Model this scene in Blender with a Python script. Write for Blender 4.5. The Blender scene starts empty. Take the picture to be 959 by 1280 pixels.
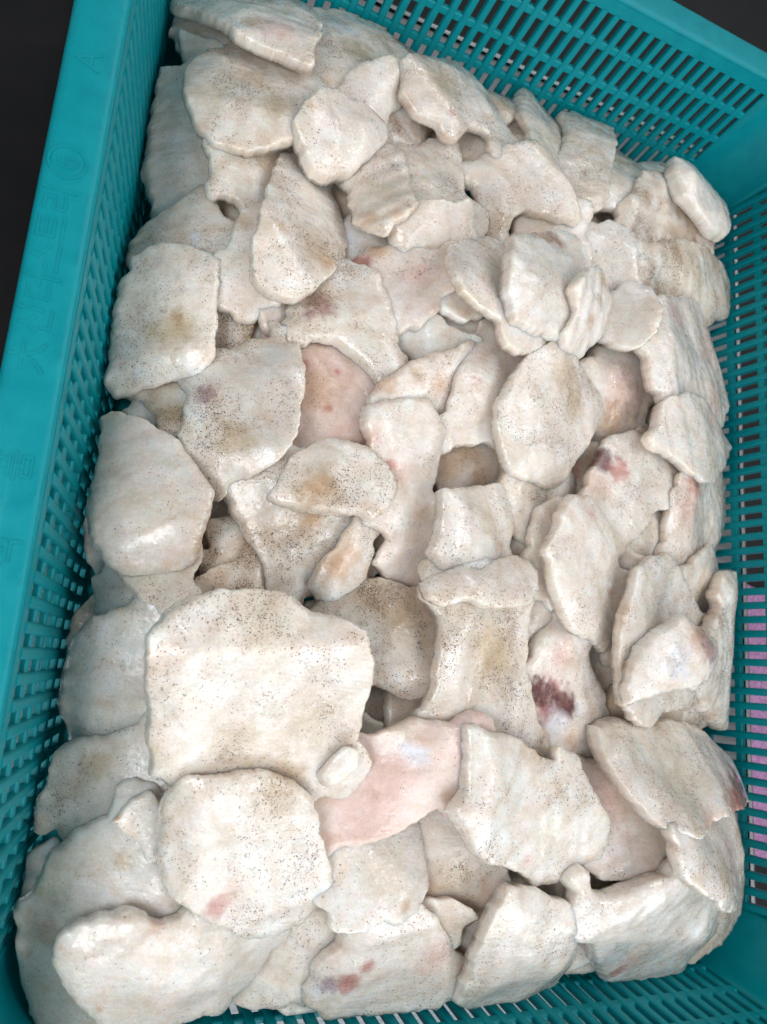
import bpy, bmesh, math, random
import numpy as np
from mathutils import Vector, Matrix, noise
from mathutils.geometry import delaunay_2d_cdt

# ------------------------------------------------------------------ camera, light, exposure
U = 0.0075                       # one slot pitch of the basket lattice in metres
scn = bpy.context.scene
col = scn.collection
CAM = np.array([-22.67965, -12.62810, 30.79570])
ROT = np.array([[0.9084440458, -0.1554178341, -0.3880395759],
                [0.0765647349, 0.9744721323, -0.2110495313],
                [0.4109346140, 0.1620165428, 0.8971529317]])
FPX, PW, PH = 922.83, 959.0, 1280.0
cd = bpy.data.cameras.new('camera'); cam = bpy.data.objects.new('camera', cd); col.objects.link(cam)
cd.sensor_fit = 'HORIZONTAL'; cd.sensor_width = 36.0; cd.lens = FPX / PW * 36.0
cd.clip_start = 0.005; cd.clip_end = 50.0
cam.matrix_world = Matrix.Translation(Vector(CAM) * U) @ Matrix(ROT.tolist()).to_4x4()
cd.dof.use_dof = True; cd.dof.focus_distance = 0.285; cd.dof.aperture_fstop = 22.0
scn.camera = cam

world = bpy.data.worlds.new('World'); scn.world = world; world.use_nodes = True
bg = world.node_tree.nodes['Background']; bg.inputs[0].default_value = (0.86, 0.93, 1.0, 1); bg.inputs[1].default_value = 0.26

def area(name, loc, target, size, power, colr):
    l = bpy.data.lights.new(name, 'AREA'); l.shape = 'RECTANGLE'; l.size = size[0] * U; l.size_y = size[1] * U
    l.energy = power; l.color = colr
    o = bpy.data.objects.new(name, l); col.objects.link(o)
    o.location = Vector(loc) * U
    o.rotation_euler = (Vector(target) * U - o.location).to_track_quat('-Z', 'Y').to_euler()
    return o
area('window_light', (46, -150, 84), (-2, 0, -4), (170, 110), 12.2, (0.85, 0.935, 1.0))
area('left_fill_light', (-64, -28, 58), (-14, -4, -4), (34, 34), 2.2, (0.95, 0.97, 1.0))  # added fill lamp close by on the left, brightens the left rim
for k, (x, y) in enumerate(((64, 24), (70, 112), (56, -52))):      # added overhead light strips, put in to make wet glints on the fish
    area('glint_strip_light', (x, y, 130), (x * .2, y * .2, -4), (170, 5), 3.3, (0.95, 0.98, 1.0))

vs = scn.view_settings; vs.view_transform = 'Standard'; vs.look = 'None'; vs.exposure = -0.07; vs.gamma = 1.0
scn.cycles.use_denoising = True
scn.cycles.max_bounces = 8

# ------------------------------------------------------------------ helpers
rng = random.Random(7)
def link(name, me, mat=None, parent=None, label=None, cat=None, group=None, kind=None):
    o = bpy.data.objects.new(name, me); col.objects.link(o)
    if me is not None and mat is not None and len(me.materials) == 0: me.materials.append(mat)
    if parent is not None: o.parent = parent
    if label: o['label'] = label
    if cat: o['category'] = cat
    if group: o['group'] = group
    if kind: o['kind'] = kind
    return o
def mesh(name, vs_, fs, smooth=False):
    me = bpy.data.meshes.new(name); me.from_pydata([tuple(v) for v in vs_], [], fs); me.validate(); me.update()
    if smooth: me.polygons.foreach_set('use_smooth', [True] * len(me.polygons))
    return me
def recalc(me):
    bm = bmesh.new(); bm.from_mesh(me); bmesh.ops.recalc_face_normals(bm, faces=bm.faces); bm.to_mesh(me); bm.free()
def nodes(name):
    m = bpy.data.materials.new(name); m.use_nodes = True
    nt = m.node_tree; return m, nt, nt.nodes['Principled BSDF']
def N(nt, typ, **kw):
    n = nt.nodes.new(typ)
    for k, v in kw.items():
        if k.startswith('i_'): n.inputs[k[2:].replace('_', ' ')].default_value = v
        else: setattr(n, k, v)
    return n
def coords(nt, scale):
    t = N(nt, 'ShaderNodeTexCoord'); mp = N(nt, 'ShaderNodeMapping'); mp.inputs['Scale'].default_value = scale
    nt.links.new(t.outputs['Object'], mp.inputs['Vector']); return mp.outputs['Vector']
def ramp(nt, src, stops):
    r = N(nt, 'ShaderNodeValToRGB'); e = r.color_ramp.elements
    while len(e) < len(stops): e.new(0.5)
    for el, (p, c) in zip(e, stops): el.position = p; el.color = (*c, 1) if len(c) == 3 else c
    nt.links.new(src, r.inputs[0]); return r.outputs[0]

# ------------------------------------------------------------------ materials
def mat_plastic():
    m, nt, b = nodes('turquoise_plastic'); L = nt.links
    v = coords(nt, (120, 120, 120))
    n = N(nt, 'ShaderNodeTexNoise', i_Scale=1.0, i_Detail=5.0); L.new(v, n.inputs['Vector'])
    c = ramp(nt, n.outputs['Fac'], [(0.3, (0.0, 0.22, 0.255)), (0.7, (0.0, 0.255, 0.29))])
    # scuffs and fine scratches of use
    vs2 = coords(nt, (260, 30, 260)); ns = N(nt, 'ShaderNodeTexNoise', i_Scale=1.0, i_Detail=6.0, i_Roughness=0.7, i_Distortion=0.5); L.new(vs2, ns.inputs['Vector'])
    sc = ramp(nt, ns.outputs['Fac'], [(0.60, (0, 0, 0)), (0.74, (0.30, 0.30, 0.30))])
    mx = N(nt, 'ShaderNodeMix', data_type='RGBA', blend_type='MIX'); mx.inputs[7].default_value = (0.04, 0.32, 0.36, 1); L.new(sc, mx.inputs[0]); L.new(c, mx.inputs[6])
    L.new(mx.outputs[2], b.inputs['Base Color'])
    r = ramp(nt, n.outputs['Fac'], [(0.3, (0.34,) * 3), (0.75, (0.5,) * 3)]); L.new(r, b.inputs['Roughness'])
    n2 = N(nt, 'ShaderNodeTexNoise', i_Scale=6.0, i_Detail=4.0); L.new(v, n2.inputs['Vector'])
    bp = N(nt, 'ShaderNodeBump', i_Strength=0.12, i_Distance=0.0006); L.new(n2.outputs['Fac'], bp.inputs['Height']); L.new(bp.outputs[0], b.inputs['Normal'])
    b.inputs['Subsurface Weight'].default_value = 0.25; b.inputs['Subsurface Radius'].default_value = (0.2, 1, 1); b.inputs['Subsurface Scale'].default_value = 0.0025
    b.inputs['Specular IOR Level'].default_value = 0.24
    return m
def mat_fish():
    m, nt, b = nodes('raw_white_fish'); L = nt.links
    at = N(nt, 'ShaderNodeAttribute', attribute_name='Col')
    v = coords(nt, (1, 1, 1))
    oi = N(nt, 'ShaderNodeObjectInfo')
    ad = N(nt, 'ShaderNodeVectorMath', operation='ADD'); L.new(v, ad.inputs[0])
    mu = N(nt, 'ShaderNodeVectorMath', operation='SCALE'); mu.inputs[0].default_value = (3.1, 1.7, 2.3); L.new(oi.outputs['Random'], mu.inputs['Scale']); L.new(mu.outputs[0], ad.inputs[1])
    p = ad.outputs[0]
    # milky mottling
    n1 = N(nt, 'ShaderNodeTexNoise', i_Scale=75.0, i_Detail=6.0, i_Roughness=0.62, i_Distortion=0.6); L.new(p, n1.inputs['Vector'])
    mot = ramp(nt, n1.outputs['Fac'], [(0.30, (0.87, 0.83, 0.78)), (0.52, (0.98, 0.97, 0.95)), (0.70, (1.08, 1.09, 1.11))])
    m1 = N(nt, 'ShaderNodeMix', data_type='RGBA', blend_type='MULTIPLY'); m1.inputs[0].default_value = 0.85
    L.new(at.outputs['Color'], m1.inputs[6]); L.new(mot, m1.inputs[7])
    # muscle bands
    wv = N(nt, 'ShaderNodeTexWave', wave_type='BANDS', wave_profile='SIN', i_Scale=26.0, i_Distortion=5.0, i_Detail=3.0); wv.inputs['Detail Scale'].default_value = 1.6
    mpw = N(nt, 'ShaderNodeMapping'); L.new(p, mpw.inputs['Vector']); rw = N(nt, 'ShaderNodeCombineXYZ'); r2 = N(nt, 'ShaderNodeMath', operation='MULTIPLY'); r2.inputs[1].default_value = 11.0
    L.new(oi.outputs['Random'], r2.inputs[0]); L.new(r2.outputs[0], rw.inputs['Z']); L.new(rw.outputs[0], mpw.inputs['Rotation']); L.new(mpw.outputs[0], wv.inputs['Vector'])
    bandc = ramp(nt, wv.outputs['Fac'], [(0.0, (0.93, 0.90, 0.865)), (0.16, (0.985, 0.975, 0.965)), (0.6, (1.02, 1.02, 1.02))])
    mb = N(nt, 'ShaderNodeMix', data_type='RGBA', blend_type='MULTIPLY'); mb.inputs[0].default_value = 0.8; L.new(m1.outputs[2], mb.inputs[6]); L.new(bandc, mb.inputs[7])
    # granular, sugary flesh
    n0 = N(nt, 'ShaderNodeTexNoise', i_Scale=1150.0, i_Detail=3.0, i_Roughness=0.75); L.new(p, n0.inputs['Vector'])
    gr = ramp(nt, n0.outputs['Fac'], [(0.32, (0.91, 0.89, 0.86)), (0.50, (0.99, 0.985, 0.98)), (0.68, (1.06, 1.065, 1.07))])
    m0 = N(nt, 'ShaderNodeMix', data_type='RGBA', blend_type='MULTIPLY'); m0.inputs[0].default_value = 1.0
    L.new(mb.outputs[2], m0.inputs[6]); L.new(gr, m0.inputs[7])
    # tan seasoning powder caught in the grain
    n8 = N(nt, 'ShaderNodeTexNoise', i_Scale=330.0, i_Detail=5.0, i_Roughness=0.75); L.new(p, n8.inputs['Vector'])
    n9 = N(nt, 'ShaderNodeTexNoise', i_Scale=55.0, i_Detail=2.0); L.new(p, n9.inputs['Vector'])
    t8 = ramp(nt, n8.outputs['Fac'], [(0.47, (0, 0, 0)), (0.66, (1, 1, 1))]); t9 = ramp(nt, n9.outputs['Fac'], [(0.40, (0, 0, 0)), (0.68, (0.42, 0.42, 0.42))])
    tm = N(nt, 'ShaderNodeMath', operation='MULTIPLY'); L.new(t8, tm.inputs[0]); L.new(t9, tm.inputs[1])
    mt = N(nt, 'ShaderNodeMix', data_type='RGBA', blend_type='MIX'); mt.inputs[7].default_value = (0.60, 0.43, 0.24, 1); L.new(tm.outputs[0], mt.inputs[0]); L.new(m0.outputs[2], mt.inputs[6])
    # fine pepper dust speckle, its amount from the painted stain
    n2 = N(nt, 'ShaderNodeTexNoise', i_Scale=1500.0, i_Detail=3.0, i_Roughness=0.7); L.new(p, n2.inputs['Vector'])
    du = ramp(nt, n2.outputs['Fac'], [(0.56, (0, 0, 0)), (0.68, (1, 1, 1))])
    st = N(nt, 'ShaderNodeAttribute', attribute_name='Stain')
    mm = N(nt, 'ShaderNodeMath', operation='MULTIPLY'); L.new(du, mm.inputs[0]); L.new(st.outputs['Fac'], mm.inputs[1])
    m2 = N(nt, 'ShaderNodeMix', data_type='RGBA', blend_type='MIX'); m2.inputs[7].default_value = (0.22, 0.13, 0.07, 1)
    L.new(mm.outputs[0], m2.inputs[0]); L.new(mt.outputs[2], m2.inputs[6])
    L.new(m2.outputs[2], b.inputs['Base Color'])
    # roughness: wet film in patches
    n3 = N(nt, 'ShaderNodeTexNoise', i_Scale=260.0, i_Detail=4.0); L.new(p, n3.inputs['Vector'])
    ro = ramp(nt, n3.outputs['Fac'], [(0.35, (0.16,) * 3), (0.68, (0.45,) * 3)]); L.new(ro, b.inputs['Roughness'])
    b.inputs['Specular IOR Level'].default_value = 0.5
    b.inputs['Subsurface Weight'].default_value = 0.95
    b.inputs['Subsurface Radius'].default_value = (1.0, 0.72, 0.5); b.inputs['Subsurface Scale'].default_value = 0.0042
    # relief: grains, flakes and muscle fibres
    n4 = N(nt, 'ShaderNodeTexNoise', i_Scale=900.0, i_Detail=4.0, i_Roughness=0.65); L.new(p, n4.inputs['Vector'])
    n5 = N(nt, 'ShaderNodeTexNoise', i_Scale=190.0, i_Detail=5.0, i_Roughness=0.6, i_Distortion=1.2); L.new(p, n5.inputs['Vector'])
    rm = N(nt, 'ShaderNodeCombineXYZ'); ra = N(nt, 'ShaderNodeMath', operation='MULTIPLY'); ra.inputs[1].default_value = 3.14
    L.new(oi.outputs['Random'], ra.inputs[0]); L.new(ra.outputs[0], rm.inputs['Z'])
    mpf = N(nt, 'ShaderNodeMapping'); mpf.inputs['Scale'].default_value = (1.0, 7.0, 2.0); L.new(p, mpf.inputs['Vector']); L.new(rm.outputs[0], mpf.inputs['Rotation'])
    n6 = N(nt, 'ShaderNodeTexNoise', i_Scale=85.0, i_Detail=5.0, i_Roughness=0.6); L.new(mpf.outputs[0], n6.inputs['Vector'])
    b1 = N(nt, 'ShaderNodeBump', i_Strength=0.35, i_Distance=0.0005); L.new(n4.outputs['Fac'], b1.inputs['Height'])
    b2 = N(nt, 'ShaderNodeBump', i_Strength=0.3, i_Distance=0.0014); L.new(n5.outputs['Fac'], b2.inputs['Height']); L.new(b1.outputs[0], b2.inputs['Normal'])
    b3 = N(nt, 'ShaderNodeBump', i_Strength=0.34, i_Distance=0.001); L.new(n6.outputs['Fac'], b3.inputs['Height']); L.new(b2.outputs[0], b3.inputs['Normal'])
    L.new(b3.outputs[0], b.inputs['Normal'])
    n7 = N(nt, 'ShaderNodeTexNoise', i_Scale=430.0, i_Detail=3.0, i_Roughness=0.6); L.new(p, n7.inputs['Vector'])
    b4 = N(nt, 'ShaderNodeBump', i_Strength=0.55, i_Distance=0.0005); L.new(n7.outputs['Fac'], b4.inputs['Height'])
    L.new(b4.outputs[0], b.inputs['Coat Normal']); b.inputs['Coat Weight'].default_value = 0.9; b.inputs['Coat Roughness'].default_value = 0.06; b.inputs['Coat IOR'].default_value = 1.45
    return m
def mat_pepper():
    m, nt, b = nodes('ground_pepper'); L = nt.links
    at = N(nt, 'ShaderNodeAttribute', attribute_name='Col'); L.new(at.outputs['Color'], b.inputs['Base Color'])
    b.inputs['Roughness'].default_value = 0.75
    return m
def mat_steel():
    m, nt, b = nodes('brushed_steel'); L = nt.links
    v = coords(nt, (14, 900, 40)); n = N(nt, 'ShaderNodeTexNoise', i_Scale=1.0, i_Detail=3.0); L.new(v, n.inputs['Vector'])
    b.inputs['Base Color'].default_value = (0.22, 0.225, 0.23, 1); b.inputs['Metallic'].default_value = 1
    r = ramp(nt, n.outputs['Fac'], [(0.3, (0.3,) * 3), (0.7, (0.5,) * 3)]); L.new(r, b.inputs['Roughness'])
    bp = N(nt, 'ShaderNodeBump', i_Strength=0.2, i_Distance=0.0003); L.new(n.outputs['Fac'], bp.inputs['Height']); L.new(bp.outputs[0], b.inputs['Normal'])
    return m
def mat_dark():
    m, nt, b = nodes('dark_counter'); L = nt.links
    v = coords(nt, (40, 40, 40)); n = N(nt, 'ShaderNodeTexNoise', i_Scale=1.0, i_Detail=6.0); L.new(v, n.inputs['Vector'])
    c = ramp(nt, n.outputs['Fac'], [(0.3, (0.004, 0.0038, 0.0045)), (0.75, (0.010, 0.0088, 0.0095))]); L.new(c, b.inputs['Base Color'])
    b.inputs['Roughness'].default_value = 0.6; b.inputs['Specular IOR Level'].default_value = 0.3
    return m
def mat_pink():
    m, nt, b = nodes('pink_cloth'); L = nt.links
    v = coords(nt, (1, 1, 1)); n = N(nt, 'ShaderNodeTexNoise', i_Scale=420.0, i_Detail=4.0); L.new(v, n.inputs['Vector'])
    c = ramp(nt, n.outputs['Fac'], [(0.35, (0.30, 0.13, 0.26)), (0.65, (0.43, 0.23, 0.39))]); L.new(c, b.inputs['Base Color'])
    bp = N(nt, 'ShaderNodeBump', i_Strength=0.6, i_Distance=0.002); L.new(n.outputs['Fac'], bp.inputs['Height']); L.new(bp.outputs[0], b.inputs['Normal'])
    b.inputs['Roughness'].default_value = 0.9
    return m
PLASTIC, FISH, PEPPER, STEEL, DARK, PINK = mat_plastic(), mat_fish(), mat_pepper(), mat_steel(), mat_dark(), mat_pink()

# ------------------------------------------------------------------ setting
TZ = -16.0                       # top of the steel sheet
me = mesh('counter', [(x * U, y * U, (TZ - 3.0) * U) for x, y in ((-400, -400), (400, -400), (400, 400), (-400, 400))], [(0, 1, 2, 3)])
link('counter', me, DARK, kind='structure', label='very dark counter under and around the basket')

def slab(x0, x1, y0, y1, z0, z1, lip):
    # thin sheet with a small rolled lip running round its edge
    bm = bmesh.new()
    rings = [(0.0, z1), (-0.25, z1), (-0.45, z1 + lip), (-0.2, z1 + lip + .12), (0.05, z1 + lip), (0.12, z0)]
    def ring(o, z): return [bm.verts.new(((x0 - o if sx < 0 else x1 + o) * U, (y0 - o if sy < 0 else y1 + o) * U, z * U)) for sx, sy in ((-1, -1), (1, -1), (1, 1), (-1, 1))]
    rs = [ring(o - .6 if i < 1 else o, z) for i, (o, z) in enumerate(rings)]
    bm.faces.new(rs[0])
    for a_, b_ in zip(rs, rs[1:]):
        for i in range(4): bm.faces.new((a_[i], a_[(i + 1) % 4], b_[(i + 1) % 4], b_[i]))
    bm.faces.new(rs[-1][::-1])
    bmesh.ops.recalc_face_normals(bm, faces=bm.faces)
    me = bpy.data.meshes.new('steel_tray'); bm.to_mesh(me); bm.free(); return me
link('steel_tray', slab(-26.5, 33.0, -35.6, 40.0, TZ - 2.9, TZ, 0.25), STEEL, label='brushed steel tray glinting through the slots beneath the turquoise basket', cat='tray')

def cloth():
    vs_, fs = [], []; nx, ny = 40, 60
    for j in range(ny + 1):
        for i in range(nx + 1):
            x = 34.4 + 16 * i / nx; y = -26.0 + 24.0 * j / ny
            x += 0.5 * noise.noise((0.2 * y, 3.1, 0.7)) * (1 - i / nx); y += 0.5 * noise.noise((0.3 * x, 1.1, 5.7))
            z = TZ - 2.75 + 0.55 * abs(noise.noise((x * .22, y * .22, 4.0))) + 0.25 * noise.noise((x * .6, y * .6, 9.0)) + .3
            vs_.append((x * U, y * U, z * U))
    k = nx + 1
    for j in range(ny):
        for i in range(nx): fs.append((j * k + i, j * k + i + 1, (j + 1) * k + i + 1, (j + 1) * k + i))
    o = link('pink_cloth', mesh('pink_cloth', vs_, fs, True), PINK, label='lilac pink cloth seen through the right-hand slots of the basket', cat='cloth')
    md = o.modifiers.new('thick', 'SOLIDIFY'); md.thickness = 0.15 * U; md.offset = -1
cloth()

# ------------------------------------------------------------------ basket
A, B_, S, R_, D0, WR = 23.659, 30.576, 0.1623, 2.402, 1.954, 2.292
CS = math.sqrt(1 - S * S)
NROW = 6
DT = D0 - 0.36 * R_              # top of the first slots
DB = D0 + (NROW - 1) * R_ + 0.36 * R_
DEND = DB + 0.9
RC = 3.4
basket = link('basket', None, label='rectangular turquoise plastic basket with slotted walls holding the fish', cat='basket')
basket.location = (0, 0, (TZ + .05) * U)
def off(o, parent=basket):
    o.location = (0, 0, -(TZ + .05) * U); return o
def rpath(hx, hy, r, n=9):
    pts = []
    for cx, cy, a0 in ((hx - r, hy - r, 0), (-hx + r, hy - r, 90), (-hx + r, -hy + r, 180), (hx - r, -hy + r, 270)):
        for i in range(n + 1):
            t = math.radians(a0 + 90 * i / n); pts.append((cx + r * math.cos(t), cy + r * math.sin(t)))
    return pts
# rim: profile (outward offset, z) swept round the rounded rectangle
prof = [(0.26, -0.75), (0.03, -0.62), (0.0, -0.22), (0.05, -0.09), (0.16, -0.02), (0.34, 0.0), (WR - .42, 0.02), (WR - .2, -0.03), (WR - .06, -0.14), (WR, -0.32),
        (WR + .06, -1.75), (WR - .02, -1.82), (WR - .16, -1.76), (WR - .24, -0.5), (WR - .5, -0.32), (0.42, -0.32), (0.32, -0.75)]
vs_, fs = [], []; npf = len(prof); ring0 = rpath(A, B_, RC)
for o_, z in prof:
    for x, y in rpath(A + o_, B_ + o_, RC + o_): vs_.append((x * U, y * U, z * U))
nr = len(ring0)
for k in range(npf):
    for i in range(nr): fs.append((k * nr + i, k * nr + (i + 1) % nr, ((k + 1) % npf) * nr + (i + 1) % nr, ((k + 1) % npf) * nr + i))
me = mesh('rim', vs_, fs, True); recalc(me)
rim = off(link('rim', me, PLASTIC, basket))

def frame(side, t, d, o=0.0):
    # point on a wall: t along it, d down its slope, o outward from the inner face
    if side in 'LR':
        s = -1 if side == 'L' else 1
        return Vector((s * (A - S * d + CS * o), t, -CS * d - S * o))
    s = 1 if side == 'B' else -1
    return Vector((t, s * (B_ - S * d + CS * o), -CS * d - S * o))
TH = 0.36
def boxm(name, side, t0, t1, d0, d1, o0, o1):
    vs_ = [frame(side, t, d, o) * U for t in (t0, t1) for d in (d0, d1) for o in (o0, o1)]
    me = mesh(name, vs_, [(0, 1, 3, 2), (4, 6, 7, 5), (0, 4, 5, 1), (2, 3, 7, 6), (0, 2, 6, 4), (1, 5, 7, 3)]); recalc(me); return me
def join_boxes(name, specs):
    bm = bmesh.new()
    for s_ in specs:
        q = boxm('q', *s_); bm.from_mesh(q); bpy.data.meshes.remove(q)
    me = bpy.data.meshes.new(name); bm.to_mesh(me); bm.free(); return me
# one bar: rounded section, long axis along local Z (down the wall), inner face towards local +Y
def bar_mesh(name, ln, w, dep, rnd):
    sec = [(-w / 2, -dep), (w / 2, -dep), (w / 2, -rnd), (w / 2 - rnd * .35, -rnd * .3), (w / 2 - rnd, 0), (-w / 2 + rnd, 0), (-w / 2 + rnd * .35, -rnd * .3), (-w / 2, -rnd)]
    n = len(sec); vs_ = [(x * U, y * U, z * U) for z in (0, -ln) for x, y in sec]
    fs = [tuple(range(n)), tuple(range(2 * n - 1, n - 1, -1))] + [(i, (i + 1) % n, n + (i + 1) % n, n + i) for i in range(n)]
    me = mesh(name, vs_, fs); recalc(me)
    for p_ in me.polygons: p_.use_smooth = False
    me.materials.append(PLASTIC); return me
BAR = bar_mesh('upright_bar', DB - DT + .12, 0.5, 0.42, 0.13)
def orient(side):
    if side == 'L': inn = Vector((CS, 0, S)); al = Vector((0, -1, 0))
    if side == 'R': inn = Vector((-CS, 0, S)); al = Vector((0, 1, 0))
    if side == 'B': inn = Vector((0, -CS, S)); al = Vector((-1, 0, 0))
    if side == 'F': inn = Vector((0, CS, S)); al = Vector((1, 0, 0))
    up = al.cross(inn)
    if up.z < 0: al = -al; up = al.cross(inn)
    return Matrix((al, inn, up)).transposed()
RAILS = {}
for side, nslot in (('L', 54), ('R', 54), ('B', 38), ('F', 38)):
    half = nslot / 2 - 0.25
    wall = off(link('slotted_wall', join_boxes('slotted_wall', [(side, -half, half, 0.3, DT, 0.0, TH), (side, -half, half, DB, DEND, 0.0, TH)]), PLASTIC, basket))
    Q = orient(side)
    for k in range(nslot - 1):
        t = k - (nslot - 2) / 2
        o = link('upright_bar', BAR, None, wall)
        o.matrix_basis = Matrix.Translation(frame(side, t, DT - .06, -0.07) * U) @ Q.to_4x4()
    if nslot not in RAILS:
        rl = bar_mesh('cross_rail', 2 * half, 0.56, 0.30, 0.10); RAILS[nslot] = rl
    for k in range(NROW - 1):
        d = D0 + (k + .5) * R_
        o = link('cross_rail', RAILS[nslot], None, wall)
        # the rail runs along the wall: local Z of the bar mesh turned onto the wall's length
        al, inn, up = Q.col[0], Q.col[1], Q.col[2]
        M3 = Matrix((up, inn, -al)).transposed()
        if M3.determinant() < 0: M3 = Matrix((-up, inn, -al)).transposed()
        start = frame(side, 0, d, 0.02) - Vector(al) * half
        o.matrix_basis = Matrix.Translation(start * U) @ M3.to_4x4()
# smooth corner panels
def corner(sx, sy):
    vs_, fs = [], []; tl, tw = 26.74, 18.74; nd = 6
    base = []
    for k in range(nd + 1):
        d = 0.3 + (DEND - 0.3) * k / nd
        for o_ in (0.0, TH):
            hx = A - S * d + CS * o_; hy = B_ - S * d + CS * o_; r = RC + o_; z = -CS * d - S * o_
            row = [(tw, hy)] + [(hx - r + r * math.cos(math.radians(90 - 10 * i)), hy - r + r * math.sin(math.radians(90 - 10 * i))) for i in range(10)] + [(hx, tl)]
            vs_ += [(sx * x * U, sy * y * U, z * U) for x, y in row]
    m_ = 12
    for k in range(nd):
        a0, b0 = (2 * k) * m_, (2 * k + 2) * m_
        for i in range(m_ - 1):
            fs.append((a0 + i, a0 + i + 1, b0 + i + 1, b0 + i)); fs.append((a0 + m_ + i, b0 + m_ + i, b0 + m_ + i + 1, a0 + m_ + i + 1))
        for i in (0, m_ - 1): fs.append((a0 + i, b0 + i, b0 + m_ + i, a0 + m_ + i))
    me = mesh('corner_panel', vs_, fs, True); recalc(me); return me
for sx in (-1, 1):
    for sy in (-1, 1): off(link('corner_panel', corner(sx, sy), PLASTIC, basket))
# floor of the basket
hx, hy = A - S * DEND, B_ - S * DEND
pts = rpath(hx + .1, hy + .1, RC); n = len(pts); zf = -CS * DEND
me = mesh('basket_floor', [(x * U, y * U, z * U) for z in (zf + .25, zf - .05) for x, y in pts], [tuple(range(n)), tuple(range(2 * n - 1, n - 1, -1))] + [(i, (i + 1) % n, n + (i + 1) % n, n + i) for i in range(n)]); recalc(me)
off(link('basket_floor', me, PLASTIC, basket))
# embossed marks along the rim, reading away from the camera's foot
def emboss(txt, px, py, size):
    c = bpy.data.curves.new('t', 'FONT'); c.body = txt; c.size = size; c.align_x = 'CENTER'; c.align_y = 'CENTER'; c.extrude = 0.017; c.resolution_u = 3
    o = bpy.data.objects.new('t', c); col.objects.link(o)
    q = bpy.data.meshes.new_from_object(o.evaluated_get(bpy.context.evaluated_depsgraph_get()))
    w = unproject(px, py, 0.0)
    q.transform(Matrix.Scale(U, 4) @ Matrix.Translation((w[0], w[1], 0.021)) @ Matrix.Rotation(math.pi / 2, 4, 'Z'))
    bpy.data.objects.remove(o); bpy.data.curves.remove(c); q.materials.clear(); return q
def unproject(px, py, z):
    d = ROT @ np.array([(px - PW / 2) / FPX, -(py - PH / 2) / FPX, -1.0])
    return CAM + d * (z - CAM[2]) / d[2]
for tx in [('A', 112, 76, 1.5), ('⑥', 88, 204, 1.9), ('리', 77, 250, 1.45), ('트', 68, 286, 1.45), ('스', 62, 322, 1.45), ('더', 56, 360, 1.45), ('신', 47, 400, 1.45), ('大', 38, 446, 1.45), ('품', 22, 582, 1.45), ('식', 6, 690, 1.45)]:
    link('embossed_letter', emboss(*tx), PLASTIC, rim)

# ------------------------------------------------------------------ fish pieces
# each: outline in photograph pixels (taken to its own place and height on the heap below), look, label; lowest first.
# look: t thickness, p pepper, pk pink, tn tan pepper dust, s colour patches (kind, x, y, radius), d folds (line, point on the falling side, slope), g tilt
P = []
def F(poly, label, **k): P.append((poly, label, k))
# --- low pieces that show in the gaps
F("212,33 225,14 245,8 270,12 305,30 302,50 286,58 262,56 235,47", "dim white fish piece poking out left below the topmost piece", p=1, s="y 240 30 20")
F("223,40 245,47 268,55 275,75 250,88 236,78 228,60", "small fish scrap with a dark red tip under the top left corner", p=1, s="b 252 56 9")
F("157,512 172,500 200,512 232,540 245,575 205,555 165,535", "thin grey wet fish strip tucked above the large plain white piece by the left wall", p=1, c="grey")
F("106,660 116,640 150,690 165,722 132,718 108,702", "pale wet fish edge peeking out left below the large plain white piece", p=1, c="grey")
F("116,722 140,706 175,725 195,750 150,772 122,762", "shaded fish piece between the left wall and the blocky grey white piece", p=4, c="grey")
F("250,697 264,690 265,657 280,645 297,658 314,683 314,697 293,708 267,714 255,712", "small rough brown pepper coated chunk right of the large plain white piece", p=26, tn=1.3, t=.9)
F("246,735 258,713 290,700 315,690 329,710 346,732 342,755 300,770 255,760", "brown pepper coated fish corner above the huge thick block", p=26, tn=1.3)
F("483,147 503,124 540,150 527,182 497,190 480,175", "tan peppered fish bit in the hollow left of the long neck piece near the top", p=14, tn=.6)
F("424,283 440,270 482,288 500,303 488,318 455,318 440,332 428,315", "wet grey silvery fish scrap below the ridged cream piece", p=5, c="grey", s="s 450 290 14;s 437 312 7")
F("630,143 652,143 672,175 645,190 628,172", "small pinkish fish bit between two upright flaps near the back wall", p=6, pk=.4)
F("266,350 285,395 316,408 305,432 270,440 255,400", "dark pepper crusted fish bit in the crevice right of the yellow stained slab", p=30, tn=1.3)
F("328,390 345,372 370,374 368,400 345,412 330,408", "small smooth pinkish fish nub above the broad piece with ochre pepper stain", p=2, pk=.2)
F("708,585 727,560 752,543 765,565 745,600 738,628 712,625", "brown purple fish bit in the gap left of the piece with a purple red streak", p=8, tn=.9, s="r 735 580 16")
F("432,912 455,892 478,903 470,922 445,930", "small tan fish bit at the edge of the dark hole above the smooth pink fillet", p=5, tn=.4)
F("615,1092 640,1072 690,1098 716,1106 712,1134 690,1130 660,1118 630,1112", "tan fish strip in the gap under the big pale piece near the bottom", p=9, tn=.7)
F("736,1098 755,1082 802,1085 808,1118 765,1124 740,1120", "ragged tan fish strip in the gap above the lower right folded piece", p=5, tn=.6)
F("626,668 648,655 668,680 668,715 640,708", "dark pepper crusted fish bit right of the square cream block", p=22, tn=1.0)
F("20,1092 45,1062 70,1050 66,1080 40,1120 18,1140", "dim greyish fish edge by the left wall above the lowest left piece", p=1, c="grey")
F("352,1262 380,1245 400,1262 392,1280 365,1282", "shaded fish edge low at the front wall beside the red marked piece", p=2)
F("530,402 548,370 575,398 604,395 602,422 570,430", "dark greyish fish piece in the hollow below the small round white piece", p=5, c="grey", tn=.3)
F("167,488 205,462 258,462 250,505 236,545 212,540 190,513 173,497", "tan speckled fish piece showing beneath the yellow stained slab", p=16, tn=.6, s="t 225 510 20")
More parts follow.
